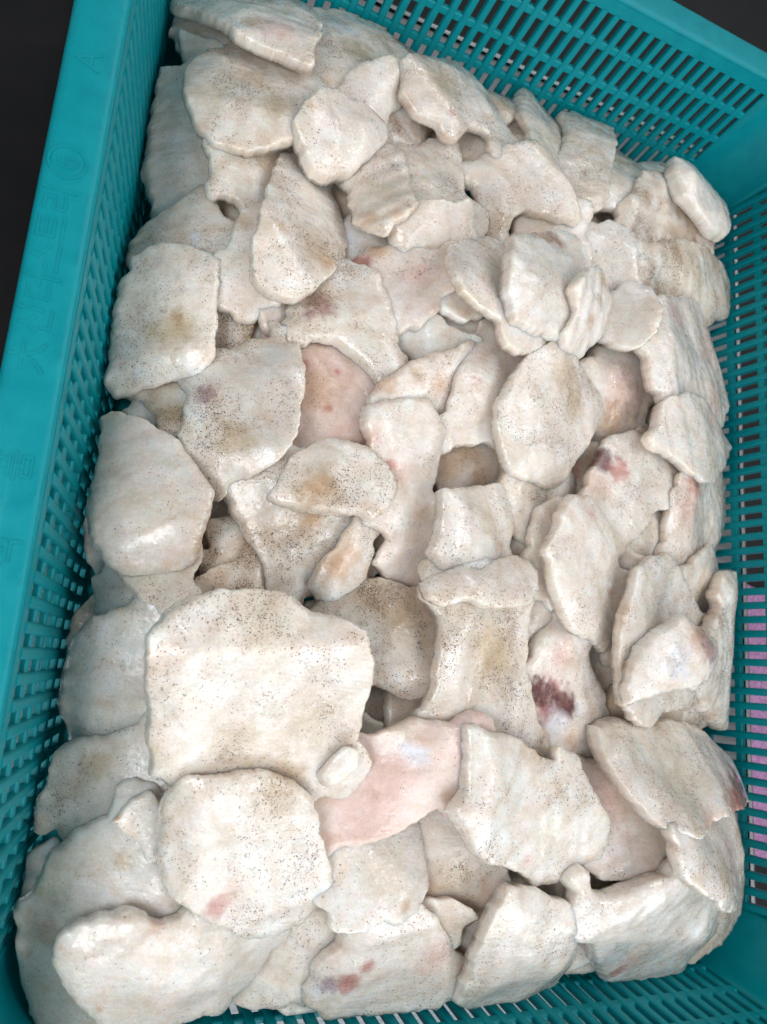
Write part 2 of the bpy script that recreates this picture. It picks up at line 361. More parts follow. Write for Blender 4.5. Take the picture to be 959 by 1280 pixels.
F("645,765 670,742 702,762 680,790 662,815 648,800", "small peppered fish corner left of the bloody piece", p=10, tn=.4)
F("455,655 490,668 478,705 458,728 448,695", "thin tan fish sliver between the orange flap and the long pale neck", p=9, tn=.6)
F("704,1170 735,1170 745,1195 727,1210 700,1208", "pale yellowish fish edge between the two lowest right pieces", p=3, s="y 720 1190 14")
F("562,1183 590,1152 625,1120 632,1150 610,1190 588,1222", "peppered fish edge behind the left side of the upright pale slab at the front", p=8, tn=.3, s="y 590 1180 14")
F("785,677 812,645 833,618 845,630 842,675 815,700 793,706", "cream fish triangle in the notch between two red marked pieces at right", p=8, tn=.3)
F("762,695 780,684 804,698 798,722 783,742 770,722", "small cream fish bit right of the long upright pale strip", p=5, tn=.3)
F("755,885 785,872 830,858 870,862 882,887 888,899 869,912 826,910 758,902", "brown pepper crusted fish strip above the thick piece with the blood edge", p=34, tn=1.2, s="r 815 873 8")
# --- back and upper left
F("395,13 413,4 447,12 495,6 507,20 527,43 547,72 535,92 500,95 470,95 440,115 425,125 395,120 383,100 388,70 397,45", "wide peppered fish piece with a grey silvery tip by the back wall", p=10, tn=.35, s="s 425 20 24;o 487 37 7;t 450 60 25", g=(.0,.12))
F("430,97 457,78 483,73 497,97 498,127 485,146 455,165 415,145", "ragged edged cream fish piece behind the bright domed piece", p=8, tn=.15)
F("810,200 833,195 842,207 836,225 813,220", "pale fish tip behind the upright slice in the back right corner", p=1)
F("590,95 620,89 647,102 658,115 652,140 638,150 622,142 604,115", "ruffled fish edge against the back wall below the lattice", p=8, tn=.3, s="o 638 125 14")
F("570,158 596,155 618,172 626,190 600,210 578,205 568,187", "yellowish small fish flap under the sharp winged piece", p=8, tn=.2, s="y 595 185 18")
F("750,143 780,146 803,155 806,174 818,171 814,193 805,215 803,240 785,255 752,250 750,200", "squarish cream fish piece with a jagged right tip near the back right", p=7, tn=.15, s="y 790 190 20", t=1.1)
F("800,215 822,218 842,240 865,260 882,280 884,310 853,318 815,318 788,315 780,287 770,255 790,240", "grainy tan peppered fish piece leaning by the back right corner", p=22, tn=.75)
F("648,123 653,106 670,106 684,122 701,140 712,157 710,180 700,198 683,190 670,178 656,157 649,140", "upright leaf shaped fish flap near the back wall", p=7, tn=.2, s="y 683 180 14", g=(.1,.1))
F("702,137 720,134 743,146 771,158 769,183 763,207 761,247 745,265 727,258 710,248 701,230 692,207 702,187 709,160", "rectangular peppered fish slab with a ragged top near the back right", p=9, tn=.2, s="y 735 245 26", t=1.1)
F("832,204 850,210 878,236 901,259 908,287 904,299 887,289 866,264 846,241 833,220", "clean white crescent slice leaning on the right wall at the back corner", p=2, t=1.5, g=(-.1,.0), s="y 846 232 8")
F("790,313 818,302 853,301 884,310 905,327 916,347 918,370 914,396 887,391 853,386 815,385 803,365 788,340", "yellowish folded fish piece with peppered lobes on the right edge", p=16, tn=.55, s="y 860 340 34;o 840 320 10", d=((800,345,915,365,880,390,.3),))
F("717,340 720,310 728,285 757,276 786,289 795,310 797,330 797,358 770,368 742,360 722,345", "smooth pale fish piece beneath the ragged slab near the back right", p=5, tn=.05)
F("635,304 655,268 663,262 700,262 725,270 730,290 716,325 690,340 660,335 640,318", "cream fish piece with ochre pepper dots behind the brown striped block", p=6, s="y 690 283 22;t 665 285 12")
F("497,117 500,97 497,80 513,77 540,78 567,72 587,90 607,113 623,140 638,167 637,188 620,184 606,168 587,160 567,164 547,158 527,153 513,143", "sharp winged peppered fish piece spreading in front of the back wall", p=14, tn=.35, s="r 557 153 3;t 540 120 28", t=1.0)
F("581,210 600,192 627,183 663,176 680,187 690,200 700,215 712,240 726,262 724,280 690,272 655,264 640,272 627,303 613,287 603,262 593,237", "broad folded pale fish piece right of the long neck piece", p=7, tn=.15, s="t 640 270 18", d=((625,300,724,270,660,290,.25),))
F("503,182 523,180 567,165 573,187 578,217 583,253 588,285 540,290 505,285 513,240 507,210", "long upright rectangular peppered fish piece near the top", p=13, tn=.2)
F("492,287 518,262 535,255 560,258 584,256 588,277 583,303 557,314 530,311 497,303", "white fish corner lying across the foot of the long upright rectangle", p=8, tn=.1)
F("435,223 455,198 467,187 490,182 504,200 511,230 518,260 508,274 491,284 483,294 460,288 443,278 436,250", "ridged cream fish piece with orange tipped flutes", p=8, tn=.2, s="o 455 283 10;o 480 287 10;y 470 250 30", rid=(.09, 16))
F("190,83 220,82 245,85 265,120 275,150 285,175 270,195 263,215 257,224 222,248 195,262 183,230 173,197 172,157 178,113", "tall smooth white fish piece standing along the left wall at top", p=4, pk=.08, t=1.5, d=((195,262,185,83,172,150,.4),))
F("262,184 290,165 340,150 362,160 352,190 341,207 334,233 328,267 307,259 287,248 268,238 261,220", "cream fish piece with a scalloped left edge under the large oval peppered one", p=13, tn=.3, s="t 335 200 22")
F("257,62 287,57 313,70 347,79 375,95 397,99 400,110 385,127 377,140 366,157 352,182 330,192 290,190 265,183 240,157 227,117 228,97 240,80", "large oval peppered fish piece at upper left", p=14, tn=.3, s="t 340 150 28;t 310 110 25", t=1.2)
F("212,-2 220,7 240,15 263,27 287,43 290,50 317,64 347,76 373,89 388,92 389,72 395,60 399,37 393,17 381,-5 350,-25 280,-25 225,-15", "topmost fish piece cut off by the top of the picture", p=10, s="o 310 47 16;p 340 60 25", t=1.3, g=(0,-.05))
F("160,300 190,273 217,253 253,227 261,240 274,255 281,273 289,285 284,308 270,322 245,322 215,316 175,322 168,315", "wet triangular fish piece with silvery glints by the left wall", p=9, tn=.25, s="s 248 290 9;s 200 295 9;o 275 312 10")
F("300,265 330,262 328,310 325,355 340,375 345,380 315,405 297,401 280,378 274,343 279,317 292,290", "smooth greyish white fish piece behind the tall peppered slab", p=5, tn=.1, s="t 300 285 15")
# --- middle
F("497,412 520,405 547,403 572,417 590,424 585,445 553,455 520,455 505,442 496,433", "greyish flat fish tip above the pink brown wedge", p=9, tn=.25, c="grey")
F("547,367 557,350 575,372 596,387 602,393 578,405 557,392", "small round white fish piece in the hollow below the wide smooth piece", p=2, t=1.1, s="y 580 395 10")
F("450,325 460,306 483,307 513,312 560,315 560,353 550,382 542,395 523,412 497,408 465,380 455,345", "glossy pinkish white fish piece with a red brown upper edge in the middle top", p=7, pk=.25, s="r 456 320 9;o 475 312 14;p 520 350 20")
F("350,425 360,415 392,424 420,428 448,445 469,470 470,488 458,515 455,548 433,560 403,565 365,575 345,530 348,450", "salmon pink glossy fish piece left of centre", p=4, pk=.85, s="r 385 450 10;r 430 458 5;r 415 505 6;o 400 480 40")
F("437,327 453,331 472,340 492,387 497,400 498,433 504,447 494,460 474,475 466,469 447,449 420,431 373,421 361,413 364,390 383,377 407,350 420,337", "broad peppered fish piece with a purplish dark pepper smear above the salmon pink one", p=17, tn=.3, s="t 405 372 22;m 400 378 18")
F("350,192 378,192 386,218 407,228 424,258 431,300 429,322 416,342 395,362 372,377 350,375 333,371 313,351 312,327 320,280 328,255 340,220", "tall peppered fish slab left of the ridged cream piece", p=15, tn=.3, s="t 395 320 30;o 410 330 12", t=1.2)
F("400,115 378,135 363,155 365,167 380,207 387,221 407,226 430,225 447,212 467,194 479,179 480,160 463,144 445,130 423,117", "bright domed white fish piece with a red orange nick on its right edge", p=9, t=1.6, s="r 468 157 10;p 460 150 18;t 375 160 14", d=((365,200,470,190,420,225,.5),))
F("467,495 473,477 500,460 527,445 553,441 582,433 580,460 568,480 562,505 552,525 527,510 503,500 473,503", "pink brown edged fish wedge in the centre", p=9, pk=.3, s="o 480 483 16;o 548 480 14;t 520 470 14")
F("547,580 558,558 587,543 622,540 640,567 640,600 620,616 587,618 560,618 549,597", "brownish orange fish piece in the centre gap above the square cream block", p=10, pk=.2, s="o 575 572 22;t 600 560 20;o 615 590 14", tn=.4)
F("600,405 640,407 685,413 700,440 680,490 660,530 640,550 580,557 556,561 556,530 562,490 576,450", "smooth kite shaped fish piece right of centre with faint pink spot", p=3, pk=.15, s="p 587 480 9;o 645 420 6", t=1.1)
F("553,330 557,312 580,303 610,294 622,307 627,330 640,352 680,380 685,412 650,422 627,410 610,401 590,387 570,371 557,350", "wide smooth pale fish piece with a pointed left corner", p=5, pk=.05, t=1.0)
F("622,340 627,305 655,299 690,291 718,300 735,330 725,350 727,385 710,412 690,418 660,424 630,410 621,375", "white fish block with a brown striped top edge", p=4, s="y 648 362 20;u 640 309 13;u 660 313 13;u 677 318 10", t=1.5, d=((622,322,715,330,660,380,.12),))
F("735,445 757,431 783,434 801,453 813,477 814,500 808,520 798,535 777,540 748,540 735,525 735,500 728,470", "blocky fish piece with a pink lower face right of centre", p=4, pk=.1, s="p 785 485 26;o 780 520 20;g 770 443 10", t=1.6, d=((740,500,812,480,780,530,.35),))
F("820,383 840,374 860,376 887,397 908,420 921,447 923,480 914,513 901,529 885,512 867,500 833,503 808,490 800,453 803,420 815,400", "big rounded fish piece with an orange tinge beside the right wall", p=5, s="p 892 430 20;p 900 500 16;p 832 403 14", t=1.1)
F("710,352 730,336 748,346 748,370 735,403 741,428 721,444 710,431 700,420 712,393 705,363", "narrow fluted fish strip with orange ridges right of the white block", p=3, s="o 725 370 8;o 718 395 8;o 708 420 8", rid=(.09, 13), t=1.2)
F("742,382 767,363 780,352 807,362 824,390 818,413 808,428 790,437 767,432 753,424 737,412", "wet pale fish piece with a bluish sheen next to the fluted strip", p=3, s="s 795 365 16;y 795 400 16", t=1.1)
F("630,603 645,580 690,585 712,605 700,635 672,645 665,665 657,672 643,660 634,632", "pepper speckled fish fold hanging under the broad translucent piece", p=18, tn=.55)
F("660,672 668,637 690,622 705,640 690,690 695,745 688,757 667,740 661,705", "narrow plain cream fish strip left of the long upright pale strip", p=5, tn=.2, s="y 675 690 14")
F("630,482 660,442 700,420 716,440 731,470 751,490 754,510 744,540 728,564 713,585 708,603 690,612 665,605 635,592 625,565 619,535 619,508", "broad translucent white fish piece with a brown pepper cluster right of centre", p=14, tn=.15, s="t 690 480 24;t 705 510 18;p 640 440 10", t=1.0)
F("753,550 780,539 807,541 830,575 852,600 842,617 820,637 805,657 785,680 767,690 745,680 735,650 732,620 731,593 746,573", "fish piece with a purple red streak along its left edge at right", p=9, s="b 752 577 11;r 768 590 12;p 745 607 16", tn=.15)
F("835,618 848,603 860,597 880,602 903,588 931,609 938,623 928,653 914,670 909,688 890,690 867,700 843,715 828,683 828,657 834,637", "ragged fish piece with a dark red nick beside the right wall", p=9, s="r 859 606 11;b 860 604 5;p 853 635 22", tn=.2)
F("830,497 860,492 878,497 891,520 908,537 923,557 911,577 894,598 873,607 853,592 833,574 807,561 800,550 812,533 820,510", "five sided pale fish piece with scalloped edges overlapping the right side", p=6, s="p 885 525 14;y 880 575 16", t=1.1)
F("845,722 865,697 888,679 902,693 907,715 895,745 876,765 857,750", "narrow fish piece tucked behind the tall right edge slab", p=5, tn=.1, s="y 880 725 12")
F("672,793 697,764 712,780 727,797 739,830 751,853 759,870 755,893 739,935 720,943 700,936 680,922 672,897 663,880 661,833 666,810", "fish piece with a bloody silver skinned end in the lower middle right", p=4, pk=.15, s="r 690 875 26;b 678 866 15;b 712 880 14;m 690 893 10;s 703 906 15;o 725 925 14;p 705 820 18", t=1.2)
F("710,618 730,621 744,637 761,670 771,707 778,723 769,750 769,790 768,826 750,815 733,800 713,790 696,766 688,740 680,707 674,690 690,663 692,643", "long upright pale fish strip in the middle right", p=6, tn=.1, s="p 715 647 9", t=1.1)
F("787,713 807,697 827,692 844,709 854,733 871,760 882,780 887,810 885,850 862,885 800,895 770,875 764,820 766,790 768,767 782,735", "large cream fish piece under the curled pinkish one at right", p=10, tn=.25, t=1.1)
F("897,717 915,712 921,730 923,800 923,890 920,913 907,914 890,899 878,882 866,862 870,830 878,797 882,780 894,757 889,745", "tall straight edged fish slab standing along the right wall", p=11, tn=.3, t=1.5)
F("789,807 816,783 839,769 866,787 880,803 883,827 873,850 852,858 826,865 802,875 781,882 778,860 783,830", "curled fish piece with a pinkish orange patch and silvery film", p=4, s="p 838 800 20;m 848 808 12;o 832 790 12;s 808 828 16;y 858 795 14", t=1.3)
F("285,612 300,580 345,560 375,580 390,620 440,625 440,662 412,692 397,722 381,752 367,757 345,741 330,706 310,671 290,641", "long translucent fish piece with ochre pepper left of centre", p=17, tn=.3, s="t 380 655 34;t 340 665 24;o 395 650 16", t=1.2)
F("455,649 468,662 464,690 456,711 441,737 410,742 385,735 395,710 415,690 435,660", "orange tinted peppered fish flap in the left centre", p=16, tn=.4, s="o 435 690 28;o 420 710 20")
F("265,450 287,437 313,423 338,420 337,400 363,407 361,425 376,427 381,460 376,500 369,547 347,577 320,592 293,604 277,617 260,598 240,571 229,543 230,507 238,470", "broad fish piece with an ochre pepper stain left of the salmon pink one", p=16, tn=.2, s="t 290 548 34;y 285 550 26;m 262 490 14;g 350 440 20", t=1.1)
F("200,305 233,309 267,319 278,325 274,343 273,393 271,440 264,456 247,475 210,475 167,490 143,494 127,474 126,440 127,417 140,373 143,353 162,338 163,323", "square fish slab with a round yellow tan pepper stain by the left wall", p=12, s="t 217 412 34;y 225 410 40;o 222 398 12;g 150 430 24", t=1.3, d=((128,440,270,475,190,500,.25),))
F("453,507 483,499 533,497 554,533 551,567 541,600 537,622 555,640 575,670 580,700 545,715 527,733 500,721 466,704 486,673 462,653 480,640 490,613 487,580 467,560 452,537", "long pale fish piece with a narrow waist in the centre", p=6, pk=.1, s="p 462 550 14;r 488 583 8;p 495 590 22;y 530 645 14", t=1.1)
F("338,620 353,593 367,570 400,548 420,549 450,555 467,570 488,590 493,613 484,637 463,652 450,644 420,641 385,641 355,634", "peppered fish piece with an orange skin fold on top at left centre", p=18, tn=.25, s="t 395 613 34;o 390 615 20;o 441 551 7;t 365 620 10", t=1.2)
F("545,640 550,613 587,609 623,606 634,633 640,660 629,698 597,709 565,712 545,708 535,690 545,665", "square cream fish block in the centre", p=9, tn=.1, s="y 590 645 18;o 620 685 9", t=1.4)
# --- lower half
F("400,750 427,736 453,722 487,722 528,740 549,763 548,807 540,853 515,879 493,869 473,855 445,840 410,810 396,780", "pepper covered rounded fish piece right of the huge thick block", p=22, tn=.45, s="t 500 760 34;t 470 740 30;y 520 790 30;p 430 757 8", t=1.3)
F("545,715 549,755 545,813 540,853 531,875 522,890 540,898 585,909 630,922 662,940 685,930 672,905 661,863 653,833 658,793 664,760 640,735 600,720", "tall square peppered fish slab in the lower centre", p=15, tn=.3, s="t 605 820 40;y 600 800 40", t=1.2)
F("530,730 545,718 575,708 600,712 607,705 627,697 655,697 668,714 668,740 656,756 633,762 603,760 580,752 550,760 533,747", "fish flap lying along the top of the tall square peppered slab", p=7, tn=.1, t=.9)
F("118,770 147,757 177,750 215,750 225,790 205,830 200,870 200,915 160,915 143,924 113,927 90,922 74,890 77,860 85,813 97,787", "blocky grey white fish piece with a sharp left facet by the left wall", p=8, tn=.1, c="grey", t=1.9, d=((112,925,118,760,80,860,.7),))
F("153,720 180,700 240,690 242,720 238,752 205,760 178,750", "yellowish fish lip under the lower edge of the large plain white piece", p=10, tn=.3, s="y 190 730 20")
F("127,523 140,515 170,522 193,533 223,550 240,577 257,600 269,620 263,647 253,680 248,700 228,714 205,718 180,724 153,719 127,698 112,671 106,640 115,607 122,567", "large plain white fish piece standing out by the left wall", p=4, pk=.05, t=1.8, s="t 250 680 22", d=((110,655,262,665,190,710,.4),(128,560,108,640,100,600,.3)))
F("22,1030 33,1010 50,1000 63,970 65,945 90,928 130,920 165,910 200,900 215,950 215,985 188,995 150,1014 135,1024 100,1035 80,1044 70,1036 50,1046", "sloping peppered fish piece by the left wall below the blocky grey white one", p=8, tn=.2, s="t 120 960 24;g 45 1020 16", t=1.3)
F("18,1140 37,1117 63,1067 97,1037 137,1020 160,1005 195,985 215,1040 220,1093 230,1125 225,1160 215,1200 200,1280 160,1305 60,1305 38,1270 28,1230 20,1180", "big pale fish piece in the lower left corner", p=2.5, s="o 32 1213 10;p 60 1180 20;y 55 1120 24;t 155 1080 14", t=1.5)
F("140,1026 165,1000 190,988 198,1030 196,1065 183,1078 172,1052 155,1040", "small wrinkled fish curl left of the large round peppered piece", p=7, tn=.1, s="o 147 1022 7", t=.8)
F("300,1262 303,1238 318,1222 345,1168 385,1138 415,1142 426,1167 416,1190 393,1213 383,1237 379,1254 350,1265 320,1268", "peppered fish piece with a small red mark at the front between two pale ones", p=9, s="r 333 1203 10;y 315 1240 18", tn=.1, t=1.3)
F("65,1200 70,1168 97,1153 130,1143 160,1137 183,1144 200,1152 230,1144 253,1149 283,1163 310,1172 345,1165 333,1200 316,1226 296,1246 279,1268 250,1271 225,1281 180,1298 130,1293 100,1262 78,1231", "long plain white fish piece lying across the bottom left", p=2, s="o 125 1260 8;p 195 1155 12", t=1.4)
F("513,1027 543,1003 565,1005 575,1043 600,1065 625,1085 632,1100 626,1122 597,1137 560,1135 530,1132 525,1077", "tan pink peppered fish piece beneath the big pale piece near the bottom centre", p=18, pk=.25, tn=.4, s="t 570 1100 24;o 545 1120 12")
F("518,1143 540,1124 562,1122 590,1136 599,1147 580,1155 570,1180 548,1168", "small curled fish lip above the red marked piece at the front", p=10, pk=.2, tn=.2, t=.8)
F("382,1237 397,1207 413,1190 450,1160 480,1146 497,1156 520,1140 547,1143 555,1163 568,1187 583,1197 578,1233 558,1254 530,1287 480,1302 420,1292 400,1268 383,1258", "rounded fish piece with a red and purple bruise at the bottom centre", p=6, pk=.08, s="r 445 1238 14;r 465 1215 10;s 415 1250 15;m 422 1243 10;p 550 1200 26", t=1.5)
F("388,1066 440,1055 490,1045 515,1026 529,1042 532,1077 535,1113 522,1141 498,1162 480,1152 457,1165 433,1169 412,1161 409,1127 405,1100", "translucent fish strip with frayed edge below the smooth pink fillet", p=3, s="y 420 1075 20;y 475 1095 26;o 500 1130 9", t=.9)
F("437,923 477,910 520,896 547,902 590,908 592,953 590,983 570,1003 545,1008 513,1029 480,1049 440,1059 400,1065 375,1065 370,1030 385,995 415,970", "smooth pink fillet piece with almost no pepper in the lower centre", p=1.2, pk=1.0, s="s 500 935 14;p 470 990 40;o 490 1048 9", t=1.2)
F("727,948 755,962 784,996 815,1027 840,1036 850,1062 845,1090 806,1098 772,1098 752,1101 738,1088 735,1050 735,1003", "smooth fish piece with a pale pink top beneath the thick blood edged one", p=5, pk=.25, s="p 760 1000 26", t=1.1, up=1.3)
F("711,1103 725,1092 737,1113 766,1112 792,1103 812,1093 850,1088 875,1105 893,1137 898,1150 897,1167 880,1190 867,1207 857,1231 839,1241 816,1241 779,1239 759,1224 746,1204 736,1178 721,1161 718,1137", "folded fish piece with a pink seam down its front at the lower right", p=6, s="p 800 1210 18;r 795 1228 9;g 770 1200 24", t=1.6, d=((725,1165,890,1175,800,1235,.4),))
F("555,1013 575,985 572,950 575,905 620,915 660,932 677,948 690,951 690,931 720,942 728,960 741,987 758,1020 764,1053 754,1078 730,1083 717,1091 687,1107 657,1098 637,1086 607,1078 580,1058 567,1034", "big pale peppered fish piece low in the centre right", p=9, tn=.12, s="t 650 930 22;y 660 1040 18;p 640 1068 10", t=1.2)
F("630,1107 653,1106 673,1111 690,1122 703,1127 718,1130 721,1160 718,1194 714,1208 708,1228 708,1258 683,1264 657,1266 627,1264 625,1278 603,1278 587,1268 574,1257 577,1240 590,1207 600,1167 613,1137", "upright pale fish slab with sprinkled pepper at the bottom right of centre", p=8, tn=.05, t=1.5, s="y 610 1150 14", d=((590,1235,712,1215,650,1260,.3),))
F("880,1018 920,1003 934,992 946,1023 951,1040 940,1057 930,1083 913,1107 897,1135 880,1130 858,1110 838,1092 828,1060 832,1035 872,1030", "fish piece with a brown skin tip touching the right wall low down", p=9, s="k 944 1035 12;o 935 1045 16;p 893 1072 24;t 855 1075 16", t=1.3)
F("739,907 762,896 799,901 846,901 872,907 899,926 922,950 930,980 932,1003 905,1014 880,1022 865,1038 845,1042 825,1034 807,1024 782,998 756,964 740,930", "thick fish piece with a dark blood edge beside the right wall", p=9, tn=.2, s="b 922 992 14;r 900 1003 18;k 929 985 9;m 927 985 8;p 845 1018 14;y 830 960 30", t=1.6)
F("179,822 183,797 204,768 236,744 300,737 350,742 382,764 412,768 450,788 462,830 456,868 446,892 442,930 432,962 404,984 366,990 340,970 300,968 262,977 226,966 202,976 187,966 184,910 182,860", "huge thick fish block with a rough flat front left of centre", p=11, tn=.25, s="t 370 900 44;t 280 920 40;y 300 770 60;t 350 960 30", t=2.2, g=(0,-.02), nf=1, d=((180,822,420,805,300,930,.85),))
F("195,1050 200,1010 213,980 230,968 270,968 320,960 360,972 390,995 395,1035 405,1065 412,1090 413,1110 397,1136 372,1158 340,1172 305,1172 280,1157 250,1147 215,1122 203,1101 197,1075", "large round peppered fish piece with a pink red bruise near the bottom left", p=11, tn=.15, s="r 268 1130 16;p 285 1110 18;t 330 990 34", t=1.5)
F("403,981 396,967 412,947 430,931 443,937 443,957 428,971 414,981", "small bright white fish curl at the lower right corner of the huge block", p=2, s="y 412 962 8", t=1.0)
P = [q for q in P if not q[2].get('skip')]
# ------------------------------------------------------------------ settling the pieces on one another
GS = 0.16
GX = np.arange(-24, 24.01, GS); GY = np.arange(-32, 32.01, GS)
XX, YY = np.meshgrid(GX, GY)
def heap(x, y):
    fx = np.clip(np.abs(x) / 22.5, 0, 1); fy = np.clip(np.abs(y) / 29.0, 0, 1)
    return -7.3 + 4.3 * (1 - fx ** 2.6) * (1 - fy ** 3.0) + 3.0 * np.clip(-y / 29.0, 0, 1) ** 2 * np.clip(1.3 - fx ** 4, 0, 1) + 1.0 * np.clip(x / 22.0, 0, 1) ** 3
HM = heap(XX, YY) - 3.0
def fbm(x, y, s=0.0, o=3):
    return noise.fractal((x, y, s), 1.0, 2.0, o, noise_basis='PERLIN_ORIGINAL')
def inside(px, py, poly):
    r = np.zeros(px.shape, bool); n = len(poly)
    for i in range(n):
        x1, y1 = poly[i]; x2, y2 = poly[(i + 1) % n]
        if y1 == y2: continue
        c = ((y1 > py) != (y2 > py)) & (px < (x2 - x1) * (py - y1) / (y2 - y1) + x1)
        r ^= c
    return r
def bdist(px, py, poly):
    d = np.full(px.shape, 1e9); n = len(poly)
    for i in range(n):
        x1, y1 = poly[i]; x2, y2 = poly[(i + 1) % n]
        dx, dy = x2 - x1, y2 - y1; l2 = dx * dx + dy * dy + 1e-12
        t = np.clip(((px - x1) * dx + (py - y1) * dy) / l2, 0, 1)
        d = np.minimum(d, (px - x1 - t * dx) ** 2 + (py - y1 - t * dy) ** 2)
    return np.sqrt(d)
def blur(a, sig):
    k = int(3 * sig / GS) + 1; w = np.exp(-0.5 * (np.arange(-k, k + 1) * GS / sig) ** 2); w /= w.sum()
    a = np.pad(a, k)
    a = np.apply_along_axis(lambda v: np.convolve(v, w, 'valid'), 0, a)
    return np.apply_along_axis(lambda v: np.convolve(v, w, 'valid'), 1, a)
def nblur(a, m, sig):
    mf = m.astype(float); w = blur(mf, sig); w2 = blur(mf, 2.2); 
    v1 = blur(a * mf, sig) / np.maximum(w, 1e-6); v2 = blur(a * mf, 2.2) / np.maximum(w2, 1e-9)
    q = np.clip(w * 6, 0, 1); return v1 * q + v2 * (1 - q)
def sampler(arr, x0, y0):
    ny, nx = arr.shape
    def f(x, y):
        u = np.clip((np.asarray(x) - x0) / GS, 0, nx - 1.001); v = np.clip((np.asarray(y) - y0) / GS, 0, ny - 1.001)
        i = u.astype(int); j = v.astype(int); a = u - i; b = v - j
        return arr[j, i] * (1 - a) * (1 - b) + arr[j, i + 1] * a * (1 - b) + arr[j + 1, i] * (1 - a) * b + arr[j + 1, i + 1] * a * b
    return f
def chaikin(p, n=2):
    p = [np.array(q, float) for q in p]
    for _ in range(n):
        o = []
        for i in range(len(p)):
            a, b = p[i], p[(i + 1) % len(p)]; o += [a * .84 + b * .16, a * .16 + b * .84]
        p = o
    return p
def resample(p, step):
    p = np.array(p); q = np.vstack([p, p[:1]]); s = np.r_[0, np.cumsum(np.linalg.norm(np.diff(q, axis=0), axis=1))]
    n = max(12, int(s[-1] / step)); t = np.linspace(0, s[-1], n, endpoint=False)
    return np.stack([np.interp(t, s, q[:, 0]), np.interp(t, s, q[:, 1])], 1)
def keep_in(xy, z):
    # nothing passes through the basket walls
    lim = S * np.maximum(0, -z) + 0.35
    xy[:, 0] = np.clip(xy[:, 0], -A + lim, A - lim); xy[:, 1] = np.clip(xy[:, 1], -B_ + lim, B_ - lim); return xy

def rest(poly, t, look, folds=None):
    """where a soft piece with this footprint comes to rest: returns sampler of its underside"""
    m = 1.6
    x0, y0 = poly.min(0) - m; x1, y1 = poly.max(0) + m
    i0 = max(0, int((x0 - GX[0]) / GS)); i1 = min(len(GX), int((x1 - GX[0]) / GS) + 2)
    j0 = max(0, int((y0 - GY[0]) / GS)); j1 = min(len(GY), int((y1 - GY[0]) / GS) + 2)
    sx, sy, H = XX[j0:j1, i0:i1], YY[j0:j1, i0:i1], HM[j0:j1, i0:i1]
    mk = inside(sx, sy, poly)
    if mk.sum() < 6: mk = bdist(sx, sy, poly) < .25
    h = H[mk]; c = np.stack([sx[mk], sy[mk], np.ones(mk.sum())], 1)
    sol = np.linalg.lstsq(c, h, rcond=None)[0]
    sol[:2] = np.clip(sol[:2] * 1.05, -.6, .6); cx, cy = sx[mk].mean(), sy[mk].mean()
    g = look.get('g') or (.09 * math.sin(look.get('i', 0) * 2.1), .09 * math.cos(look.get('i', 0) * 3.7))
    if mk.sum() * GS * GS < 6: g = (g[0] * .5, g[1] * .5)
    fo = folds(sx, sy) if folds is not None else 0.0
    sh = (sol[0] + g[0]) * (sx - cx) + (sol[1] + g[1]) * (sy - cy) - fo
    sh = sh + np.percentile(h - sh[mk], 95) - 0.05 + look.get('up', 0)
    soft = nblur(np.maximum(H, -14), mk, 0.75)
    Bf = 0.78 * sh + 0.22 * soft
    return Bf, (i0, i1, j0, j1), sx, sy, mk

